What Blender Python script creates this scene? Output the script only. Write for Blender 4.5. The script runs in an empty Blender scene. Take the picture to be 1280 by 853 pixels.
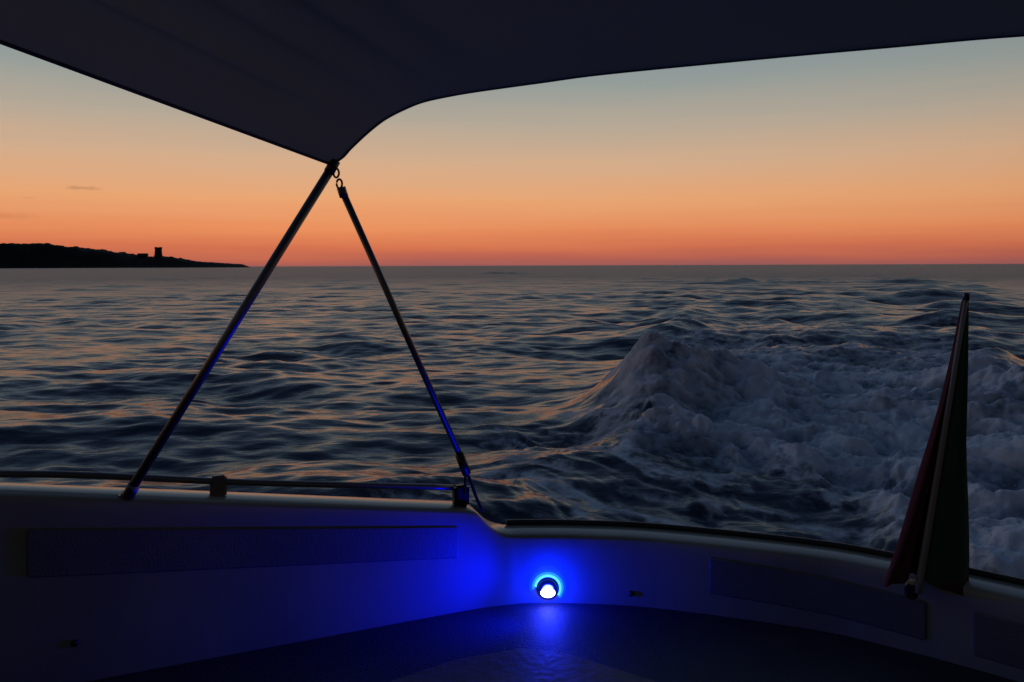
import bpy, bmesh, math, random
import numpy as np
from mathutils import Vector
random.seed(4); rng=np.random.default_rng(7)
scene=bpy.context.scene
scene.view_settings.view_transform='Standard'; scene.view_settings.look='None'
scene.view_settings.exposure=0; scene.view_settings.gamma=1

def lin(r,g,b):
    f=lambda c:(c/255/12.92) if c/255<=.04045 else ((c/255+.055)/1.055)**2.4
    return (f(r),f(g),f(b),1)

# ---------------------------------------------------------------- world
w=bpy.data.worlds.new("World"); scene.world=w; w.use_nodes=True
nt=w.node_tree; N=nt.nodes; L=nt.links; N.clear()
out=N.new('ShaderNodeOutputWorld'); bg=N.new('ShaderNodeBackground')
tc=N.new('ShaderNodeTexCoord'); sep=N.new('ShaderNodeSeparateXYZ')
L.new(tc.outputs['Generated'],sep.inputs[0])
ramp=N.new('ShaderNodeValToRGB'); ramp.color_ramp.interpolation='LINEAR'
stops=[(0.0,(152,90,88)),(0.008,(178,96,82)),(0.022,(207,112,80)),(0.045,(228,140,93)),(0.08,(230,164,115)),
       (0.125,(211,172,139)),(0.17,(182,168,150)),(0.215,(152,158,153)),(0.26,(128,146,154)),
       (0.34,(112,131,150)),(0.5,(88,108,136)),(0.75,(64,82,112)),(1.0,(54,70,100))]
cr=ramp.color_ramp
while len(cr.elements)>1: cr.elements.remove(cr.elements[-1])
cr.elements[0].position=stops[0][0]; cr.elements[0].color=lin(*stops[0][1])
for p,c in stops[1:]:
    e=cr.elements.new(p); e.color=lin(*c)
mp=N.new('ShaderNodeMapping'); mp.inputs['Scale'].default_value=(3,3,60)
nz=N.new('ShaderNodeTexNoise'); nz.inputs['Scale'].default_value=1.0; nz.inputs['Detail'].default_value=3
L.new(tc.outputs['Generated'],mp.inputs[0]); L.new(mp.outputs[0],nz.inputs['Vector'])
ma=N.new('ShaderNodeMath'); ma.operation='MULTIPLY_ADD'; ma.inputs[1].default_value=0.02
L.new(nz.outputs['Fac'],ma.inputs[0]); L.new(sep.outputs['Z'],ma.inputs[2])
mb=N.new('ShaderNodeMath'); mb.operation='SUBTRACT'; mb.inputs[1].default_value=0.010; L.new(ma.outputs[0],mb.inputs[0])
L.new(mb.outputs[0],ramp.inputs[0])
dot=N.new('ShaderNodeVectorMath'); dot.operation='DOT_PRODUCT'
az=math.radians(-14); dot.inputs[1].default_value=(math.sin(az),math.cos(az),0)
L.new(tc.outputs['Generated'],dot.inputs[0])
mr=N.new('ShaderNodeMapRange'); mr.interpolation_type='SMOOTHSTEP'
mr.inputs['From Min'].default_value=-0.6; mr.inputs['From Max'].default_value=1.0
mr.inputs['To Min'].default_value=0.14; mr.inputs['To Max'].default_value=1.0
L.new(dot.outputs['Value'],mr.inputs['Value'])
mul=N.new('ShaderNodeVectorMath'); mul.operation='SCALE'
L.new(ramp.outputs['Color'],mul.inputs[0]); L.new(mr.outputs[0],mul.inputs['Scale'])
sky=N.new('ShaderNodeTexSky'); sky.sky_type='NISHITA'; sky.sun_disc=False
sky.sun_elevation=math.radians(0.5); sky.sun_rotation=az
sc2=N.new('ShaderNodeVectorMath'); sc2.operation='SCALE'; sc2.inputs['Scale'].default_value=0.003
L.new(sky.outputs[0],sc2.inputs[0])
add=N.new('ShaderNodeVectorMath'); add.operation='ADD'
L.new(mul.outputs[0],add.inputs[0]); L.new(sc2.outputs[0],add.inputs[1])
last=add.outputs[0]
nd=N.new('ShaderNodeTexNoise'); nd.inputs['Scale'].default_value=60; nd.inputs['Detail'].default_value=3
L.new(tc.outputs['Generated'],nd.inputs['Vector'])
for ctr,sx_,sz_,dk in (((-.470,.879,.0865),.020,.0028,.30),((-.534,.843,.054),.028,.005,.14),((-.515,.852,.074),.012,.002,.10)):
    su=N.new('ShaderNodeVectorMath'); su.operation='SUBTRACT'; su.inputs[1].default_value=ctr; L.new(tc.outputs['Generated'],su.inputs[0])
    dv=N.new('ShaderNodeVectorMath'); dv.operation='DIVIDE'; dv.inputs[1].default_value=(sx_,sx_,sz_); L.new(su.outputs[0],dv.inputs[0])
    le=N.new('ShaderNodeVectorMath'); le.operation='LENGTH'; L.new(dv.outputs[0],le.inputs[0])
    ad=N.new('ShaderNodeMath'); ad.operation='MULTIPLY_ADD'; ad.inputs[1].default_value=1.6; L.new(nd.outputs['Fac'],ad.inputs[0]); L.new(le.outputs['Value'],ad.inputs[2])
    mm=N.new('ShaderNodeMapRange'); mm.interpolation_type='SMOOTHSTEP'; mm.inputs['From Min'].default_value=.7; mm.inputs['From Max'].default_value=1.9
    mm.inputs['To Min'].default_value=1-dk; mm.inputs['To Max'].default_value=1; L.new(ad.outputs[0],mm.inputs['Value'])
    sc=N.new('ShaderNodeVectorMath'); sc.operation='SCALE'; L.new(last,sc.inputs[0]); L.new(mm.outputs[0],sc.inputs['Scale']); last=sc.outputs[0]
L.new(last,bg.inputs['Color']); bg.inputs['Strength'].default_value=1.0
L.new(bg.outputs[0],out.inputs[0])

sd=bpy.data.lights.new('sun','SUN'); sd.energy=0.006; sd.angle=math.radians(14); sd.color=(1,.6,.35)
so=bpy.data.objects.new('sun',sd); scene.collection.objects.link(so)
d=Vector((-math.sin(az),-math.cos(az),-math.tan(math.radians(1.0))))
so.rotation_euler=d.to_track_quat('-Z','Y').to_euler()

# ---------------------------------------------------------------- material helpers
def mat(name,col,rough=.5,metal=0,bump=0,bscale=50,var=0,vscale=4,coat=0,spec=.5,trans=0):
    m=bpy.data.materials.new(name); m.use_nodes=True; n=m.node_tree.nodes; l=m.node_tree.links
    b=n['Principled BSDF']; b.inputs['Roughness'].default_value=rough; b.inputs['Metallic'].default_value=metal
    b.inputs['Base Color'].default_value=(*col,1); b.inputs['Coat Weight'].default_value=coat; b.inputs['Coat Roughness'].default_value=.12
    b.inputs['Specular IOR Level'].default_value=spec
    t=n.new('ShaderNodeTexCoord')
    if var:
        z=n.new('ShaderNodeTexNoise'); z.inputs['Scale'].default_value=vscale; z.inputs['Detail'].default_value=6
        l.new(t.outputs['Object'],z.inputs['Vector'])
        r=n.new('ShaderNodeValToRGB'); r.color_ramp.elements[0].position=.3; r.color_ramp.elements[1].position=.7
        r.color_ramp.elements[0].color=(*[c*(1-var) for c in col],1); r.color_ramp.elements[1].color=(*[min(1,c*(1+var)) for c in col],1)
        l.new(z.outputs['Fac'],r.inputs[0]); l.new(r.outputs[0],b.inputs['Base Color'])
    if bump:
        z=n.new('ShaderNodeTexNoise'); z.inputs['Scale'].default_value=bscale; z.inputs['Detail'].default_value=4
        l.new(t.outputs['Object'],z.inputs['Vector'])
        bp=n.new('ShaderNodeBump'); bp.inputs['Strength'].default_value=bump; bp.inputs['Distance'].default_value=.01
        l.new(z.outputs['Fac'],bp.inputs['Height']); l.new(bp.outputs[0],b.inputs['Normal'])
    if trans:
        tr=n.new('ShaderNodeBsdfTranslucent'); tr.inputs[0].default_value=(*col,1)
        mx=n.new('ShaderNodeMixShader'); mx.inputs[0].default_value=trans
        l.new(b.outputs[0],mx.inputs[1]); l.new(tr.outputs[0],mx.inputs[2]); l.new(mx.outputs[0],n['Material Output'].inputs[0])
    return m
gelcoat=mat('gelcoat',(.27,.265,.215),.40,bump=.06,bscale=9,var=.16,vscale=3,coat=.6)
vinyl=mat('grey_vinyl',(.14,.145,.13),.5,bump=.3,bscale=180,var=.15,coat=.15)
cushion=mat('navy_cushion',(.035,.035,.045),.65,bump=.3,bscale=120,var=.2)
canvas=mat('canvas',(.19,.19,.20),.9,bump=.15,bscale=400,var=.18,vscale=2.5,trans=.40,spec=.1)
steel=mat('stainless_steel',(.20,.19,.19),.45,metal=1,bump=.05,bscale=30,var=.1)
black=mat('black_plastic',(.015,.015,.017),.4,bump=.1,bscale=60)
rubber=mat('rub_rail_rubber',(.03,.03,.033),.35,bump=.1,bscale=40)
rock=mat('headland_scrub',(.022,.022,.018),.9,bump=.5,bscale=.1,var=.4,vscale=.02,spec=.1)
stone=mat('tower_stone',(.06,.052,.045),.9,var=.2,vscale=.3,spec=.1)

def mesh_obj(name,verts,faces,m=None,parent=None,smooth=False):
    me=bpy.data.meshes.new(name); me.from_pydata([tuple(v) for v in verts],[],faces); me.update()
    o=bpy.data.objects.new(name,me); scene.collection.objects.link(o)
    if m: me.materials.append(m)
    if parent: o.parent=parent
    if smooth: me.polygons.foreach_set('use_smooth',[True]*len(me.polygons))
    return o
def empty(name,loc=(0,0,0)):
    o=bpy.data.objects.new(name,None); scene.collection.objects.link(o); o.empty_display_size=.2; return o
def tube(name,pts,r,m,parent=None,seg=16,radii=None):
    pts=[Vector(p) for p in pts]; V=[];F=[]; n=len(pts)
    for i,p in enumerate(pts):
        t=(pts[min(i+1,n-1)]-pts[max(i-1,0)]).normalized()
        a=t.cross(Vector((0,0,1)));
        if a.length<1e-3:a=t.cross(Vector((1,0,0)))
        a.normalize(); b=t.cross(a).normalized(); rr=radii[i] if radii else r
        for k in range(seg):
            th=2*math.pi*k/seg; V.append(p+a*math.cos(th)*rr+b*math.sin(th)*rr)
    for i in range(n-1):
        for k in range(seg):
            F.append((i*seg+k,i*seg+(k+1)%seg,(i+1)*seg+(k+1)%seg,(i+1)*seg+k))
    F.append(tuple(range(seg))[::-1]); F.append(tuple((n-1)*seg+k for k in range(seg)))
    return mesh_obj(name,V,F,m,parent,True)
def smooth_path(pts,n=8):
    P=[Vector(p) for p in pts]; out=[]
    for i in range(len(P)-1):
        p0=P[max(i-1,0)];p1=P[i];p2=P[i+1];p3=P[min(i+2,len(P)-1)]
        for k in range(n):
            t=k/n
            out.append(.5*((2*p1)+(-p0+p2)*t+(2*p0-5*p1+4*p2-p3)*t*t+(-p0+3*p1-3*p2+p3)*t**3))
    out.append(P[-1]); return out
def box(name,c,s,m,parent=None,rotz=0,bev=.004,rot=None):
    bm=bmesh.new(); bmesh.ops.create_cube(bm,size=1)
    for v in bm.verts: v.co=Vector((v.co.x*s[0],v.co.y*s[1],v.co.z*s[2]))
    if bev: bmesh.ops.bevel(bm,geom=bm.edges[:],offset=bev,segments=3,affect='EDGES')
    me=bpy.data.meshes.new(name); bm.to_mesh(me); bm.free(); me.materials.append(m)
    o=bpy.data.objects.new(name,me); scene.collection.objects.link(o); o.location=c
    o.rotation_euler=rot if rot else (0,0,rotz)
    if parent:o.parent=parent
    return o

# ---------------------------------------------------------------- sea
def perlin(x,y,seed=0):
    r=np.random.default_rng(seed); perm=r.permutation(512); ang=r.random(512)*2*np.pi
    gx=np.cos(ang);gy=np.sin(ang)
    xi=np.floor(x).astype(np.int64); yi=np.floor(y).astype(np.int64); xf=x-xi; yf=y-yi
    u=xf*xf*xf*(xf*(xf*6-15)+10); v=yf*yf*yf*(yf*(yf*6-15)+10)
    def g(i,j):
        h=perm[(perm[(xi+i)&511]+(yi+j))&511]
        return gx[h]*(xf-i)+gy[h]*(yf-j)
    a=g(0,0);b=g(1,0);c=g(0,1);d=g(1,1)
    return (a+(b-a)*u)+((c+(d-c)*u)-(a+(b-a)*u))*v
def fbm(x,y,o=4,seed=0,gain=.5):
    s=0;a=1
    for i in range(o):
        s=s+a*perlin(x*2**i+17.3*i,y*2**i-9.1*i,seed+i); a*=gain
    return s
def ridged(x,y,o=4,seed=0,gain=.55):
    s=0;a=1
    for i in range(o):
        n_=perlin(x*2.1**i+5.3*i,y*2.1**i-3.1*i,seed+i)
        s=s+a*(1-2.4*np.sqrt(n_*n_+.003))*.8; a*=gain
    return s-.35
def ss(a,b,x):
    t=np.clip((x-a)/(b-a),0,1); return t*t*(3-2*t)

rs=[.6]
while rs[-1]<9500:
    r=rs[-1]
    k=.05 if r<4 else (.0050 if r<20 else (.0065 if r<60 else (.01 if r<500 else .06)))
    rs.append(r*(1+k))
rs=np.array(rs)
th=np.concatenate([np.radians(np.arange(-180,-39,4.0)),np.radians(np.arange(-39,-4,.15)),np.radians(np.arange(-4,39,.115)),np.radians(np.arange(39,180,4.0))])
R,T=np.meshgrid(rs,th,indexing='ij')
X=R*np.sin(T);Y=R*np.cos(T);Z=np.zeros_like(X)
dR=np.gradient(rs)[:,None]+0*R
for i in range(76):
    lam=.36*(6.5/.36)**(rng.random()**1.1)
    an=rng.normal(0.15,.55); kx=math.sin(an);ky=math.cos(an)
    amp=.0053*lam*(1 if lam<1.7 else (1.7/lam)**.7)*(.7+.6*rng.random())
    fade=ss(2.0,4.5,lam/np.maximum(dR,R*.0024))
    wp=.6*perlin(X/(lam*3.5),Y/(lam*3.5),100+i)
    ph=2*np.pi*((kx*X+ky*Y)/lam+wp)+rng.random()*6.28
    Z+=amp*fade*(np.sin(ph)+.2*np.cos(2*ph))
gust=.9+.75*fbm(X/7,Y/11,2,55); Z*=np.clip(gust,.5,1.4)
S=(X-1.2)*.342+(Y-2.2)*.94; Q=-(X-1.2)*.94+(Y-2.2)*.342
nl=fbm(X/1.1,Y/1.1,3,5)
qc=2.3+.115*(S-8.5)
env=np.exp(-((S-8.9)/2.3)**2)*.70+.22*ss(10,13,S)*np.exp(-np.clip(S-12,0,None)/28)
env=env*(S>0)
latL=np.where(Q>qc,np.exp(-((Q-qc)/.80)**2),np.exp(-((Q-qc)/1.2)**2))
latR=np.where(-Q>qc,np.exp(-((Q+qc)/.8)**2),np.exp(-((Q+qc)/1.1)**2))
H=env*latL*(1+.6*nl)+.75*env*latR*(1+.6*nl)
plate=np.exp(-(Q/2.2)**4)*(.22*np.exp(-((S-9.0)/2.6)**2)+.30*np.exp(-((S-16)/3.0)**2)+.12*ss(18,22,S)*np.exp(-S/45))
H+=plate*(1+.6*nl)
H-=.16*np.exp(-((S-3.8)/1.3)**2-((Q-.4)/1.1)**2)
inV=1-ss(.85,1.35,np.abs(Q)/(np.abs(qc)+2.5)); inV=inV*ss(10,18,S)
ph=2*np.pi*(S-.006*Q*Q)/9+1.8*fbm(X/14,Y/14,2,61)
H+=inV*.26*np.exp(-S/110)*(np.sin(ph)+.35*np.cos(2*ph))
H+=inV*.30*np.exp(-S/70)*fbm(X/2.8,Y/2.4,3,71)
for (cx,cy,lx,ly,a_) in ((26,86,5.5,1.6,.50),(40,84,6,1.8,.42),(33,60,6,1.5,.40),(24,44,5,1.3,.38),(-2,190,6,3,.5),(13,26,3.5,1.0,.28),(17,33,4,1.1,.32)):
    H+=a_*np.exp(-((X-cx)/lx)**2-((Y-cy-.12*(X-cx))/ly)**2)*(1+.6*fbm(X/2.6,Y/2.0,2,77))
wn=fbm(X/1.0+3,Y/1.0,4,21)
width=1-ss(.45,1.3,(np.abs(Q)-qc)/1.0+.45+1.2*wn)
start=5.0-3.6*(1-ss(-.9,.1,Q))
al=ss(-.7,.9,S-start+1.5*wn)
dec=np.exp(-np.clip(S-11,0,None)/5)
dec2=np.exp(-np.clip(S-11,0,None)/25)
foam=al*width*(.92*dec+.26*dec2*np.clip(.7+1.3*fbm(X/2.5,Y/1.5,3,91),0,1.4))
st=(X*.69-Y*.72); sx=(X*.72+Y*.69)
wx=.35*fbm(X/1.2,Y/1.2,2,33)
lace=fbm(st/2.0,sx/.30+wx*3,4,31)
slope=(1-ss(2.8,4.2,Q+.8*wn))*ss(.6,1.4,Q)*ss(1.5,3.5,S)*(1-ss(7,9,S))
foam=np.maximum(foam,slope*np.clip(.24+1.2*lace,0,.85))
foam=np.maximum(foam,(1-ss(.6,1.4,np.abs(Q-.6)))*ss(1,2,S)*(1-ss(4,5.5,S))*np.clip(.05+.9*lace,0,.5))
foam=np.clip(foam,0,1)*(S>0)*(R<400)
fd=ss(.15,.7,foam)*dec
core_=al*(1-ss(.2,1.0,(np.abs(Q)-qc)+.4))*dec
wX=.55*fbm(X/1.3,Y/1.3,4,144); wY=.55*fbm(X/1.3+9,Y/1.3+4,4,155)
rd=ridged((.8*st+wX)/1.9,(sx+wY)/1.05,5,41)
fb_=fbm((X+wX)/.7,(Y+wY)/.7,5,63,.6)
fine=ridged((X+.4*wX)/.30,(Y+.4*wY)/.30,3,83)
H+=core_*(.17*rd+.11*fb_+.022*fine*(R<22))
H+=slope*.05*lace
Z=Z*(1-.4*fd)+H
dens=np.clip(.42+.33*rd+.38*fb_+.10*fine,0,1)
curl=core_*np.clip(H-.35,0,1)*.5
X=X-curl*.3; Y=Y-curl*.7
nR,nT=X.shape
co=np.stack([X,Y,Z],-1).reshape(-1,3).astype(np.float32)
idx=np.arange(nR*nT).reshape(nR,nT)
nx=np.roll(idx,-1,axis=1)
q=np.stack([idx[:-1],idx[1:],nx[1:],nx[:-1]],-1).reshape(-1,4)
me=bpy.data.meshes.new('sea'); me.vertices.add(len(co)); me.vertices.foreach_set('co',co.ravel())
me.loops.add(q.size); me.loops.foreach_set('vertex_index',q.ravel().astype(np.int32))
me.polygons.add(len(q)); me.polygons.foreach_set('loop_start',np.arange(0,q.size,4,dtype=np.int32))
me.polygons.foreach_set('loop_total',np.full(len(q),4,dtype=np.int32))
me.polygons.foreach_set('use_smooth',np.ones(len(q),dtype=bool))
me.update(calc_edges=True)
if me.polygons[len(q)//2].normal.z<0: me.flip_normals()
at=me.attributes.new('foam','FLOAT','POINT'); at.data.foreach_set('value',foam.reshape(-1).astype(np.float32))
at=me.attributes.new('aeration','FLOAT','POINT'); at.data.foreach_set('value',dens.reshape(-1).astype(np.float32))
sea=bpy.data.objects.new('sea',me); scene.collection.objects.link(sea)
m=bpy.data.materials.new('sea_water'); m.use_nodes=True; n=m.node_tree.nodes; l=m.node_tree.links
b=n['Principled BSDF']; b.inputs['Base Color'].default_value=(.026,.044,.078,1); b.inputs['IOR'].default_value=1.33; b.inputs['Specular IOR Level'].default_value=.40
geo=n.new('ShaderNodeNewGeometry')
ln=n.new('ShaderNodeVectorMath'); ln.operation='LENGTH'; l.new(geo.outputs['Position'],ln.inputs[0])
mr=n.new('ShaderNodeMapRange'); mr.inputs['From Min'].default_value=8; mr.inputs['From Max'].default_value=140
mr.inputs['To Min'].default_value=.20; mr.inputs['To Max'].default_value=.40; l.new(ln.outputs['Value'],mr.inputs['Value'])
l.new(mr.outputs[0],b.inputs['Roughness'])
mp=n.new('ShaderNodeMapping'); mp.inputs['Scale'].default_value=(.6,1.3,1); l.new(geo.outputs['Position'],mp.inputs[0])
n1=n.new('ShaderNodeTexNoise'); n1.inputs['Scale'].default_value=3.2; n1.inputs['Detail'].default_value=3
l.new(mp.outputs[0],n1.inputs['Vector'])
n2=n.new('ShaderNodeTexNoise'); n2.inputs['Scale'].default_value=.6; n2.inputs['Detail'].default_value=3
l.new(mp.outputs[0],n2.inputs['Vector'])
bp=n.new('ShaderNodeBump'); bp.inputs['Strength'].default_value=.45; bp.inputs['Distance'].default_value=.06; l.new(n1.outputs['Fac'],bp.inputs['Height'])
bp2=n.new('ShaderNodeBump'); bp2.inputs['Strength'].default_value=.6; bp2.inputs['Distance'].default_value=.35; l.new(n2.outputs['Fac'],bp2.inputs['Height'])
l.new(bp.outputs[0],bp2.inputs['Normal']); l.new(bp2.outputs[0],b.inputs['Normal'])
fb=n.new('ShaderNodeBsdfPrincipled'); fb.inputs['Roughness'].default_value=.85; fb.inputs['Specular IOR Level'].default_value=.1
a=n.new('ShaderNodeAttribute'); a.attribute_name='foam'
a2=n.new('ShaderNodeAttribute'); a2.attribute_name='aeration'
n3=n.new('ShaderNodeTexNoise'); n3.inputs['Scale'].default_value=5; n3.inputs['Detail'].default_value=7; n3.inputs['Roughness'].default_value=.64
l.new(geo.outputs['Position'],n3.inputs['Vector'])
av=n.new('ShaderNodeMath'); av.operation='MULTIPLY_ADD'; av.inputs[1].default_value=1.0; l.new(n3.outputs['Fac'],av.inputs[0]); l.new(a2.outputs['Fac'],av.inputs[2])
sh_=n.new('ShaderNodeMath'); sh_.operation='MULTIPLY'; sh_.inputs[1].default_value=.74; l.new(av.outputs[0],sh_.inputs[0])
fr=n.new('ShaderNodeValToRGB'); fr.color_ramp.elements[0].position=.44; fr.color_ramp.elements[0].color=(.07,.10,.15,1)
fr.color_ramp.elements[1].position=.97; fr.color_ramp.elements[1].color=(.66,.74,.86,1)
e=fr.color_ramp.elements.new(.69); e.color=(.28,.34,.43,1)
l.new(sh_.outputs[0],fr.inputs[0]); l.new(fr.outputs[0],fb.inputs['Base Color'])
bp3=n.new('ShaderNodeBump'); bp3.inputs['Strength'].default_value=.35; bp3.inputs['Distance'].default_value=.05; l.new(n3.outputs['Fac'],bp3.inputs['Height']); l.new(bp3.outputs[0],fb.inputs['Normal'])
m1=n.new('ShaderNodeMath'); m1.operation='SUBTRACT'; m1.inputs[1].default_value=.5; l.new(n3.outputs['Fac'],m1.inputs[0])
m2=n.new('ShaderNodeMath'); m2.operation='MULTIPLY_ADD'; m2.inputs[1].default_value=2.4; l.new(m1.outputs[0],m2.inputs[0]); l.new(a.outputs['Fac'],m2.inputs[2])
m3=n.new('ShaderNodeMapRange'); m3.inputs['From Min'].default_value=.08; m3.inputs['From Max'].default_value=.85; m3.interpolation_type='SMOOTHSTEP'
l.new(m2.outputs[0],m3.inputs['Value'])
gt=n.new('ShaderNodeMath'); gt.operation='MULTIPLY'
g2=n.new('ShaderNodeMapRange'); g2.inputs['From Min'].default_value=.02; g2.inputs['From Max'].default_value=.2; l.new(a.outputs['Fac'],g2.inputs['Value'])
l.new(m3.outputs[0],gt.inputs[0]); l.new(g2.outputs[0],gt.inputs[1])
mx=n.new('ShaderNodeMixShader'); l.new(gt.outputs[0],mx.inputs[0]); l.new(b.outputs[0],mx.inputs[1]); l.new(fb.outputs[0],mx.inputs[2])
l.new(mx.outputs[0],n['Material Output'].inputs[0]); me.materials.append(m)

# spray: fine droplets thrown up off the breaking crests (one mesh)
cand=np.argwhere((core_>.45)&(rd+fb_>.25)&(R<16)&(R>5))
sel=cand[rng.integers(0,len(cand),9000)] if len(cand) else []
V=[];F=[]
for (i,j) in sel:
    hgt=abs(rng.normal(0,.045))*(1+1.5*max(0,float(H[i,j]))); s_=float(.002+.005*rng.random()**3)
    c=Vector((X[i,j]+rng.normal(0,.05),Y[i,j]+rng.normal(0,.05),Z[i,j]+hgt+.006)); k=len(V)
    V+= [c+Vector(v)*s_ for v in ((1,0,0),(-1,0,0),(0,1,0),(0,-1,0),(0,0,1),(0,0,-1))]
    F+= [(k+a_,k+b_,k+c_) for a_,b_,c_ in ((0,2,4),(2,1,4),(1,3,4),(3,0,4),(2,0,5),(1,2,5),(3,1,5),(0,3,5))]
if V: mesh_obj('sea_spray',V,F,mat('spray',(.45,.51,.60),.6),None,True)

# ---------------------------------------------------------------- headland
prof=[(-3200,60),(-1600,52),(-960,46),(-870,44),(-800,37),(-735,28),(-700,22),(-675,20),(-640,20),(-600,13),(-575,10),(-540,8),(-505,6),(-485,-3)]
px=[p[0] for p in prof];pz=[p[1] for p in prof]
gx=np.linspace(-3200,-480,520); gy=np.linspace(1420,2100,60)
GX,GY=np.meshgrid(gx,gy,indexing='ij')
h=np.interp(GX,px,pz)
cs=ss(1420,1500,GY)*(1-ss(1600,2100,GY))
hz=h*cs*(1+.12*fbm(GX/160,GY/160,3,81))+cs*6.0*fbm(GX/18,GY/18,3,82)*np.clip(h/22,.3,1)
hz-=1.5*(1-cs)
V=np.stack([GX*GY/1500,GY,hz],-1).reshape(-1,3).tolist(); F=[]
for i in range(519):
    for j in range(59):
        k=i*60+j; F.append((k,k+60,k+61,k+1))
mesh_obj('headland',V,F,rock,None,True)
tw=empty('coastal_watchtower')
def prism(name,cx,cy,z0,z1,r0,r1,seg,m,parent):
    V=[];F=[]
    for z,r in ((z0,r0),(z1,r1)):
        for k in range(seg): V.append((cx+r*math.cos(2*math.pi*k/seg+.4),cy+r*math.sin(2*math.pi*k/seg+.4),z))
    for k in range(seg): F.append((k,(k+1)%seg,seg+(k+1)%seg,seg+k))
    F.append(tuple(range(seg))[::-1]);F.append(tuple(range(seg,2*seg)))
    return mesh_obj(name,V,F,m,parent)
prism('base_batter',-663,1500,14,24,9.5,7,12,stone,tw); prism('shaft',-663,1500,24,35,6.8,6,12,stone,tw)
prism('parapet_corbel',-663,1500,35,37.5,6.6,6.8,12,stone,tw)
for k in range(8):
    a_=2*math.pi*k/8; box('merlon_%d'%k,(-663+5.6*math.cos(a_),1500+5.6*math.sin(a_),38.0),(2.2,2.2,1.4),stone,tw,rotz=a_,bev=.1)
vb=empty('coastal_house')
box('walls',(-690,1495,20),(16,10,8),stone,vb,bev=.2)
mesh_obj('roof',[(-699,1489,24),(-681,1489,24),(-681,1501,24),(-699,1501,24),(-699,1495,27),(-681,1495,27)],[(0,1,5,4),(2,3,4,5),(0,4,3),(1,2,5),(0,3,2,1)],stone,vb)

# ---------------------------------------------------------------- boat
SH=.925
boat=empty('motorboat')
path0=[(-2.6,-1.6,1.56),(-2.45,0,1.53),(-2.25,1.0,1.50),(-1.85,1.72,1.47),(-1.28,2.0,1.434),(-.75,2.231,1.342),(-.35,2.406,1.272),(-.15,2.493,1.238)]
path=smooth_path(path0[:5],6)[:-1]+[Vector(p) for p in path0[4:7]]+smooth_path([(-.15,2.493,1.238),(-.11,2.508,1.222),(-.06,2.525,1.168),(-.015,2.537,1.146),(.05,2.548,1.141),(.2,2.545,1.14),(.45,2.507,1.14),(.853,2.369,1.14),(1.04,2.263,1.14),(1.31,2.048,1.14),(1.55,1.78,1.15),(1.75,1.3,1.2),(1.85,.6,1.3),(1.85,-.3,1.42),(1.7,-1.6,1.5)],8)
def normals(path):
    out=[]
    for i,p in enumerate(path):
        t=path[min(i+1,len(path)-1)]-path[max(i-1,0)]; t.z=0; t.normalize()
        out.append(Vector((-t.y,t.x,0)))
    return out
nrm=normals(path)
profile=[(0.0,None,.45),(0.0,None,.90),(0.0,-.05,None),(0.0,-.014,None),(.004,-.005,None),(.014,0,None),(.10,.002,None),(.118,-.003,None),(.125,-.014,None),(.13,-.05,None),(.16,-.30,None),(.10,None,.15),(-.15,None,-.45)]
V=[];F=[];k=len(profile)
for p,nn in zip(path,nrm):
    for o,dz,za in profile:
        z=za if za is not None else p.z+dz
        V.append((p.x+nn.x*o,p.y+nn.y*o,z))
for i in range(len(path)-1):
    for j in range(k-1): F.append((i*k+j,(i+1)*k+j,(i+1)*k+j+1,i*k+j+1))
mesh_obj('hull_and_coaming',V,F,gelcoat,boat,True)
ix=[i for i,p in enumerate(path) if p.x>.0 and p.y>0]
tube('transom_trim_rail',[path[i]+nrm[i]*.105+Vector((0,0,.008)) for i in ix],.009,rubber,boat)
ring=[(p.x,p.y) for p in path]
mesh_obj('cockpit_sole',[(x,y,.46) for x,y in ring],[tuple(range(len(ring)))],mat('sole',(.2,.19,.17),.6,bump=.2,bscale=60),boat)
poly=[(p.x-nn.x*.002,p.y-nn.y*.002) for p,nn in zip(path,nrm) if p.y>1.15]
inner=[(1.15,1.2),(1.0,1.55),(.55,1.95),(.30,2.02),(-.15,1.98),(-.5,1.75),(-1.0,1.45),(-1.6,1.2)]
pl=poly+inner
mesh_obj('aft_seat_shelf',[(x,y,SH) for x,y in pl]+[(x,y,.46) for x,y in pl],
   [tuple(range(len(pl)))]+[(len(poly)-1+i,len(poly)+i,len(pl)+len(poly)+i,len(pl)+len(poly)-1+i) for i in range(len(inner))],cushion,boat)
teak=mat('teak',(.16,.11,.075),.6,bump=.3,bscale=40,var=.3,vscale=8)
def slab(name,pts,z0,z1,m):
    n_=len(pts); bm=bmesh.new()
    lo=[bm.verts.new((x,y,z0)) for x,y in pts]; hi=[bm.verts.new((x,y,z1)) for x,y in pts]
    bm.faces.new(hi); bm.faces.new(lo[::-1])
    for i in range(n_): bm.faces.new((lo[i],lo[(i+1)%n_],hi[(i+1)%n_],hi[i]))
    bmesh.ops.recalc_face_normals(bm,faces=bm.faces[:])
    bmesh.ops.bevel(bm,geom=[e for e in bm.edges],offset=.004,segments=2,affect='EDGES')
    me=bpy.data.meshes.new(name); bm.to_mesh(me); bm.free(); me.materials.append(m)
    o=bpy.data.objects.new(name,me); scene.collection.objects.link(o); o.parent=boat; return o
slab('teak_step',[(-.36,2.03),(-.16,2.17),(.02,2.235),(.14,2.21),(.40,2.03),(.3,2.022),(-.15,2.0)],SH-.01,SH+.008,teak)
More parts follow.
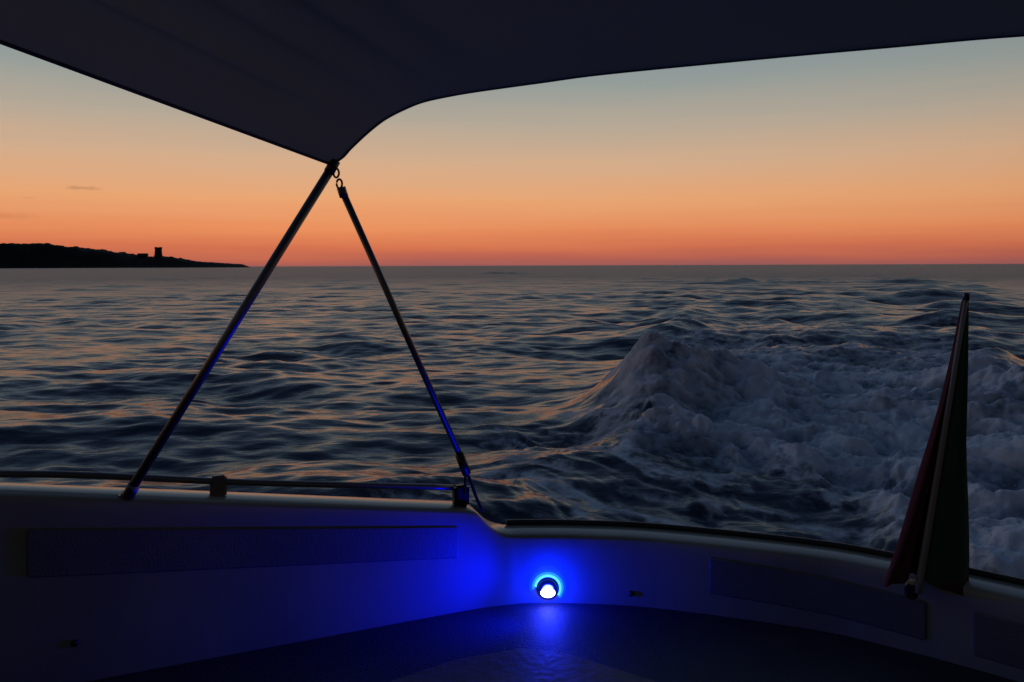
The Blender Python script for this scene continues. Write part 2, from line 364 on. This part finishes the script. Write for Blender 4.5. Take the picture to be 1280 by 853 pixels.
def wallpad(name,pts,m,th=.012):
    bm=bmesh.new(); top=[];bot=[];topb=[];botb=[]
    for x,y,zt,zb,nx_,ny_ in pts:
        top.append(bm.verts.new((x-nx_*th,y-ny_*th,zt)));bot.append(bm.verts.new((x-nx_*th,y-ny_*th,zb)))
        topb.append(bm.verts.new((x+nx_*.002,y+ny_*.002,zt)));botb.append(bm.verts.new((x+nx_*.002,y+ny_*.002,zb)))
    for i in range(len(pts)-1):
        bm.faces.new((top[i],top[i+1],bot[i+1],bot[i])); bm.faces.new((topb[i],topb[i+1],top[i+1],top[i])); bm.faces.new((bot[i],bot[i+1],botb[i+1],botb[i]))
    bm.faces.new((top[0],bot[0],botb[0],topb[0])); bm.faces.new((top[-1],topb[-1],botb[-1],bot[-1]))
    bmesh.ops.recalc_face_normals(bm,faces=bm.faces[:])
    sh=[e for e in bm.edges if len(e.link_faces)==2 and e.calc_face_angle(0)>.8]
    bmesh.ops.bevel(bm,geom=sh,offset=.005,segments=3,affect='EDGES')
    me=bpy.data.meshes.new(name); bm.to_mesh(me); bm.free(); me.materials.append(m)
    o=bpy.data.objects.new(name,me); scene.collection.objects.link(o); o.parent=boat
    me.polygons.foreach_set('use_smooth',[True]*len(me.polygons))
    wn_=o.modifiers.new('wn','WEIGHTED_NORMAL'); return o
ln_=Vector((1.26,.55,0)).normalized(); nl_=(-ln_.y,ln_.x)
P=[]
for i in range(9):
    t=i/8; x=-1.23+t*(1.06); y=2.0+(x+1.28)*.4365
    P.append((x,y,1.340-t*.148,1.214-t*.122,*nl_))
wallpad('side_wall_pad',P,vinyl,th=.006)
def onwall(x):
    for i in range(len(path)-1):
        if path[i].x<=x<=path[i+1].x and path[i].y>1.5 and path[i].x>-.2:
            t=(x-path[i].x)/(path[i+1].x-path[i].x); p=path[i].lerp(path[i+1],t); q_=nrm[i].lerp(nrm[i+1],t); return p,q_
P=[]
for i in range(9):
    x=.603+(1.135-.603)*i/8; p,q_=onwall(x); P.append((p.x,p.y,1.103-.028*i/8,.990-.024*i/8,q_.x,q_.y))
wallpad('transom_wall_pad',P,vinyl,th=.006)
P=[]
for i in range(5):
    x=1.222+(1.5-1.222)*i/4; p,q_=onwall(x); P.append((p.x,p.y,1.08-.01*i/4,.96,q_.x,q_.y))
wallpad('transom_wall_pad_outer',P,vinyl,th=.006)
p,q_=onwall(.373); c=p-q_*.006; tube('snap_fastener_a',[Vector((c.x,c.y,.965))+Vector((q_.x,q_.y,0))*.008,Vector((c.x,c.y,.965))-Vector((q_.x,q_.y,0))*.004],.008,black,boat)
tube('snap_fastener_c',[(-1.135,2.075,1.03),(-1.130,2.060,1.03)],.009,black,boat)
rp=smooth_path([(-2.4,1.0,1.56),(-1.95,1.75,1.52),(-1.32,2.06,1.468),(-.75,2.30,1.378),(-.19,2.535,1.297)],6)
tube('side_grab_rail',rp,.0095,steel,boat)
ang=math.atan2(.55,1.26)
box('rail_bracket',(-.835,2.268,1.378),(.045,.03,.062),steel,boat,rotz=ang,bev=.006)
box('rail_end_bracket',(-.165,2.54,1.27),(.05,.035,.07),black,boat,rotz=ang,bev=.008)
box('sky_block_bulkhead',(-.4,-1.62,1.5),(4.2,.06,2.3),gelcoat,boat,bev=.02)  # unseen bulkhead added behind the camera to keep rear sky light off the cockpit
box('sky_block_door',(-.3,-1.575,1.35),(.6,.03,1.7),black,boat,bev=.01)  # door and windows only dress the added light-blocking bulkhead
box('sky_block_window_port',(.8,-1.575,1.8),(.8,.03,.5),black,boat,bev=.014)
box('sky_block_window_starboard',(-1.5,-1.575,1.8),(.8,.03,.5),black,boat,bev=.014)

# ---------------------------------------------------------------- bimini
bim=empty('bimini_top')
aft=smooth_path([(-.505,2.25,2.285),(-.475,2.25,2.305),(-.45,2.25,2.332),(-.40,2.25,2.378),(-.355,2.25,2.412),(-.30,2.245,2.439),(-.245,2.24,2.459),(-.17,2.235,2.474),(-.088,2.22,2.484),(.08,2.19,2.500),(.258,2.15,2.514),(.646,2.02,2.521),(.9,1.92,2.520),(1.152,1.8,2.513),(1.45,1.66,2.49),(1.65,1.56,2.43),(1.76,1.5,2.33),(1.8,1.48,2.27)],6)
sh=Vector((-1.3,-2.12,.396)); V=[];F=[];nr=60;na=len(aft)
arc=[0]
for i in range(1,na): arc.append(arc[-1]+(aft[i]-aft[i-1]).length)
for j in range(nr+1):
    t=j/nr
    for i,p in enumerate(aft):
        s_=i/(na-1); u_=arc[i]
        fold_=.018*math.exp(-((u_-.16-.05*t)/.022)**2)+.014*math.exp(-((u_-.27-.12*t)/.03)**2)+.012*math.exp(-((u_-.40-.2*t)/.035)**2)+.010*math.exp(-((u_-.58-.1*t)/.04)**2)
        wob=.010*math.sin(u_*7+5*t)*math.sin(math.pi*t)*min(1,u_/.3)
        V.append(p+sh*t+Vector((0,0,.015*math.sin(math.pi*t)*math.sin(math.pi*s_)+wob-fold_*min(1,t*5))))
for j in range(nr):
    for i in range(na-1): F.append((j*na+i,j*na+i+1,(j+1)*na+i+1,(j+1)*na+i))
cp=mesh_obj('canopy_cloth',V,F,canvas,bim,True)
tube('aft_hem',[p+Vector((0,0,.002)) for p in aft],.0045,canvas,bim,seg=8)
tube('side_hem',[aft[0]+sh*(k/20) for k in range(21)],.0045,canvas,bim,seg=8)
tube('forward_bow',[Vector(V[int(.78*nr)*na+i])-Vector((0,0,.018)) for i in range(na)],.012,steel,bim)
tube('main_strut',[(-1.012,2.112,1.405),(-.498,2.245,2.287)],.0128,steel,bim)
tube('main_strut_foot',[(-1.02,2.12,1.392),(-1.0,2.116,1.425)],.016,steel,bim)
box('strut_deck_hinge',(-1.03,2.135,1.385),(.04,.04,.03),steel,bim,rotz=ang,bev=.006)
tube('strut_top_cap',[(-.512,2.241,2.262),(-.495,2.247,2.296)],.015,black,bim)
tube('aft_strut',[(-.479,2.26,2.212),(-.158,2.48,1.400)],.0098,steel,bim)
tube('aft_strut_lower_sleeve',[(-.166,2.476,1.418),(-.143,2.49,1.352)],.014,black,bim)
tube('aft_strut_upper_sleeve',[(-.482,2.258,2.222),(-.474,2.263,2.195)],.0125,steel,bim)
tube('lower_strap',smooth_path([(-.146,2.489,1.362),(-.13,2.505,1.32),(-.115,2.52,1.27),(-.095,2.53,1.225)],4),.0055,black,bim,seg=8)
tube('lower_strap_back',smooth_path([(-.146,2.489,1.362),(-.15,2.52,1.32),(-.152,2.53,1.27)],4),.0045,black,bim,seg=8)
def ringo(name,c,R_,r,m,parent,stretch=1.6):
    pts=[Vector(c)+Vector((math.cos(a)*R_*.9,math.cos(a)*R_*.3,math.sin(a)*R_*stretch)) for a in [2*math.pi*i/20 for i in range(21)]]
    return tube(name,pts,r,m,parent,seg=8)
ringo('snap_hook',(-.486,2.256,2.232),.008,.003,steel,bim); ringo('eye_strap',(-.494,2.252,2.262),.008,.003,steel,bim)

# ---------------------------------------------------------------- flag
fl=empty('ensign_flag')
b0=Vector((1.094,2.15,1.155)); t0=Vector((1.333,2.35,1.893))
staffm=mat('varnished_staff',(.24,.215,.185),.5,bump=.1,bscale=80,var=.2)
tube('flag_staff',[b0+(b0-t0)*.05,b0,b0.lerp(t0,.5),t0],.01,staffm,fl,radii=[.0095,.0095,.0085,.006])
tube('staff_finial',[t0,t0+(t0-b0).normalized()*.02],.009,black,fl)
box('staff_socket',tuple(b0+(b0-t0)*.05+Vector((0,.03,0))),(.03,.06,.04),black,fl,rotz=-.6,bev=.006)
rows=60; fold=[(0.0,-.010),(.45,-.016),(.9,-.004),(1.0,.006),(.6,.018),(.15,.02),(-.3,.022),(-.8,.018),(-1,.008),(-.75,-.004),(-.35,.004),(.1,.03),(.7,.034),(.95,.03)]
fp=smooth_path([(a,b_,0) for a,b_ in fold],5); V=[];F=[];pc=[]
for j in range(rows+1):
    t=j/rows
    c=t0.lerp(b0,t*.98)
    wl=.006+.012*t+.082*t**2.2; wr=.012+.10*t+.022*t*t
    for i,p in enumerate(fp):
        a=p.x*(wr if p.x>0 else wl)+.004*math.sin(9*t+p.x*7)*t
        crease=.010*math.sin(p.x*11+2.5*t)*t
        V.append((c.x+a,c.y+p.y*(.4+1.3*t)+.006+crease+.006*math.sin(i*.9+6*t)*t,c.z-.02*t+(-.02*abs(p.x)*t*t if p.x<0 else -.05*p.x*t)))
        pc.append(i/(len(fp)-1)+.42*t**5)
nf=len(fp)
for j in range(rows):
    for i in range(nf-1): F.append((j*nf+i,(j+1)*nf+i,(j+1)*nf+i+1,j*nf+i+1))
fm=bpy.data.materials.new('flag_cloth'); fm.use_nodes=True; n=fm.node_tree.nodes; l=fm.node_tree.links
a=n.new('ShaderNodeAttribute'); a.attribute_name='band'; r=n.new('ShaderNodeValToRGB'); r.color_ramp.interpolation='LINEAR'
r.color_ramp.elements[0].color=(.03,.085,.05,1); r.color_ramp.elements[0].position=.42
r.color_ramp.elements[1].position=.50; r.color_ramp.elements[1].color=(.10,.03,.03,1)
l.new(a.outputs['Fac'],r.inputs[0]); l.new(r.outputs[0],n['Principled BSDF'].inputs['Base Color']); n['Principled BSDF'].inputs['Roughness'].default_value=.9
n['Principled BSDF'].inputs['Specular IOR Level'].default_value=.15
fo=mesh_obj('flag_cloth',V,F,fm,fl,True)
at=fo.data.attributes.new('band','FLOAT','POINT'); at.data.foreach_set('value',pc)

# ---------------------------------------------------------------- courtesy lamp
lamp=empty('courtesy_lamp')
p,q_=onwall(.11); c=Vector((p.x,p.y,.975)); inw=Vector((-q_.x,-q_.y,0)); side=Vector((q_.y,-q_.x,0))
def disc(name,c,R0,R1,d0,d1,m,a0=0,a1=2*math.pi,seg=40,sy=1):
    V=[];F=[]
    for i in range(seg+1):
        a=a0+(a1-a0)*i/seg; dd=side*math.cos(a)+Vector((0,0,1))*math.sin(a)*sy
        V.append(c+dd*R0+inw*d0);V.append(c+dd*R1+inw*d1)
    for i in range(seg): F.append((2*i,2*i+1,2*i+3,2*i+2))
    return mesh_obj(name,V,F,m,lamp,True)
def emis(name,col,s):
    m=bpy.data.materials.new(name); m.use_nodes=True; n=m.node_tree.nodes; b=n['Principled BSDF']
    b.inputs['Base Color'].default_value=(.3,.4,.8,1); b.inputs['Emission Color'].default_value=(*col,1)
    b.inputs['Roughness'].default_value=.3
    t=n.new('ShaderNodeTexNoise'); t.inputs['Scale'].default_value=25
    mm=n.new('ShaderNodeMapRange'); mm.inputs['To Min'].default_value=s*.3; mm.inputs['To Max'].default_value=s*1.7
    m.node_tree.links.new(t.outputs['Fac'],mm.inputs['Value']); m.node_tree.links.new(mm.outputs[0],b.inputs['Emission Strength'])
    return m
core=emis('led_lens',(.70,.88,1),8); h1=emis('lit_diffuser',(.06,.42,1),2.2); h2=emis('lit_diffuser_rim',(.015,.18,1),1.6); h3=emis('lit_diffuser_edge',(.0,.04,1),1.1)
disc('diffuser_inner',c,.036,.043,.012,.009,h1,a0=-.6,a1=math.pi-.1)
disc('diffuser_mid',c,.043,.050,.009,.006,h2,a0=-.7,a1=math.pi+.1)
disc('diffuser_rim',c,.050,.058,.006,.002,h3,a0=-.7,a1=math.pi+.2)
disc('bezel',c,.018,.036,.014,.012,black)
disc('led_lens',c+Vector((0,0,-.012)),.0,.023,.020,.016,core,sy=.68)
hv=[];hf=[]
for j in range(7):
    e_=j/6*math.pi/2
    for i in range(25):
        a=math.pi*i/24
        hv.append(c+(side*math.cos(a)+Vector((0,0,1))*math.sin(a))*.032*math.cos(e_*.55)+inw*(.012+.022*math.sin(e_)))
for j in range(6):
    for i in range(24): hf.append((j*25+i,j*25+i+1,(j+1)*25+i+1,(j+1)*25+i))
mesh_obj('eyelid_hood',hv,hf,black,lamp,True)
ld=bpy.data.lights.new('led_light','POINT'); ld.energy=3.2; ld.color=(0,.010,1); ld.shadow_soft_size=.015
o=bpy.data.objects.new('led_light',ld); scene.collection.objects.link(o); o.location=c+inw*.07+Vector((0,0,.01)); o.parent=lamp
ld=bpy.data.lights.new('led_beam','SPOT'); ld.energy=19; ld.color=(0,.004,1); ld.shadow_soft_size=.02; ld.spot_size=math.radians(100); ld.spot_blend=1
o=bpy.data.objects.new('led_beam',ld); scene.collection.objects.link(o); o.location=c+inw*.14; o.parent=lamp
dr=Vector((-.62,2.29,1.16))-o.location; o.rotation_euler=dr.to_track_quat('-Z','Y').to_euler()

# ---------------------------------------------------------------- camera
cd=bpy.data.cameras.new('camera'); cam=bpy.data.objects.new('camera',cd); scene.collection.objects.link(cam)
cd.sensor_width=36; cd.lens=28.125; cd.clip_end=20000; cd.clip_start=.02
cd.shift_y=-(426.5-332)/1280
cam.location=(0,0,2.0); cam.rotation_euler=(math.radians(90),math.radians(.2),0)
scene.camera=cam
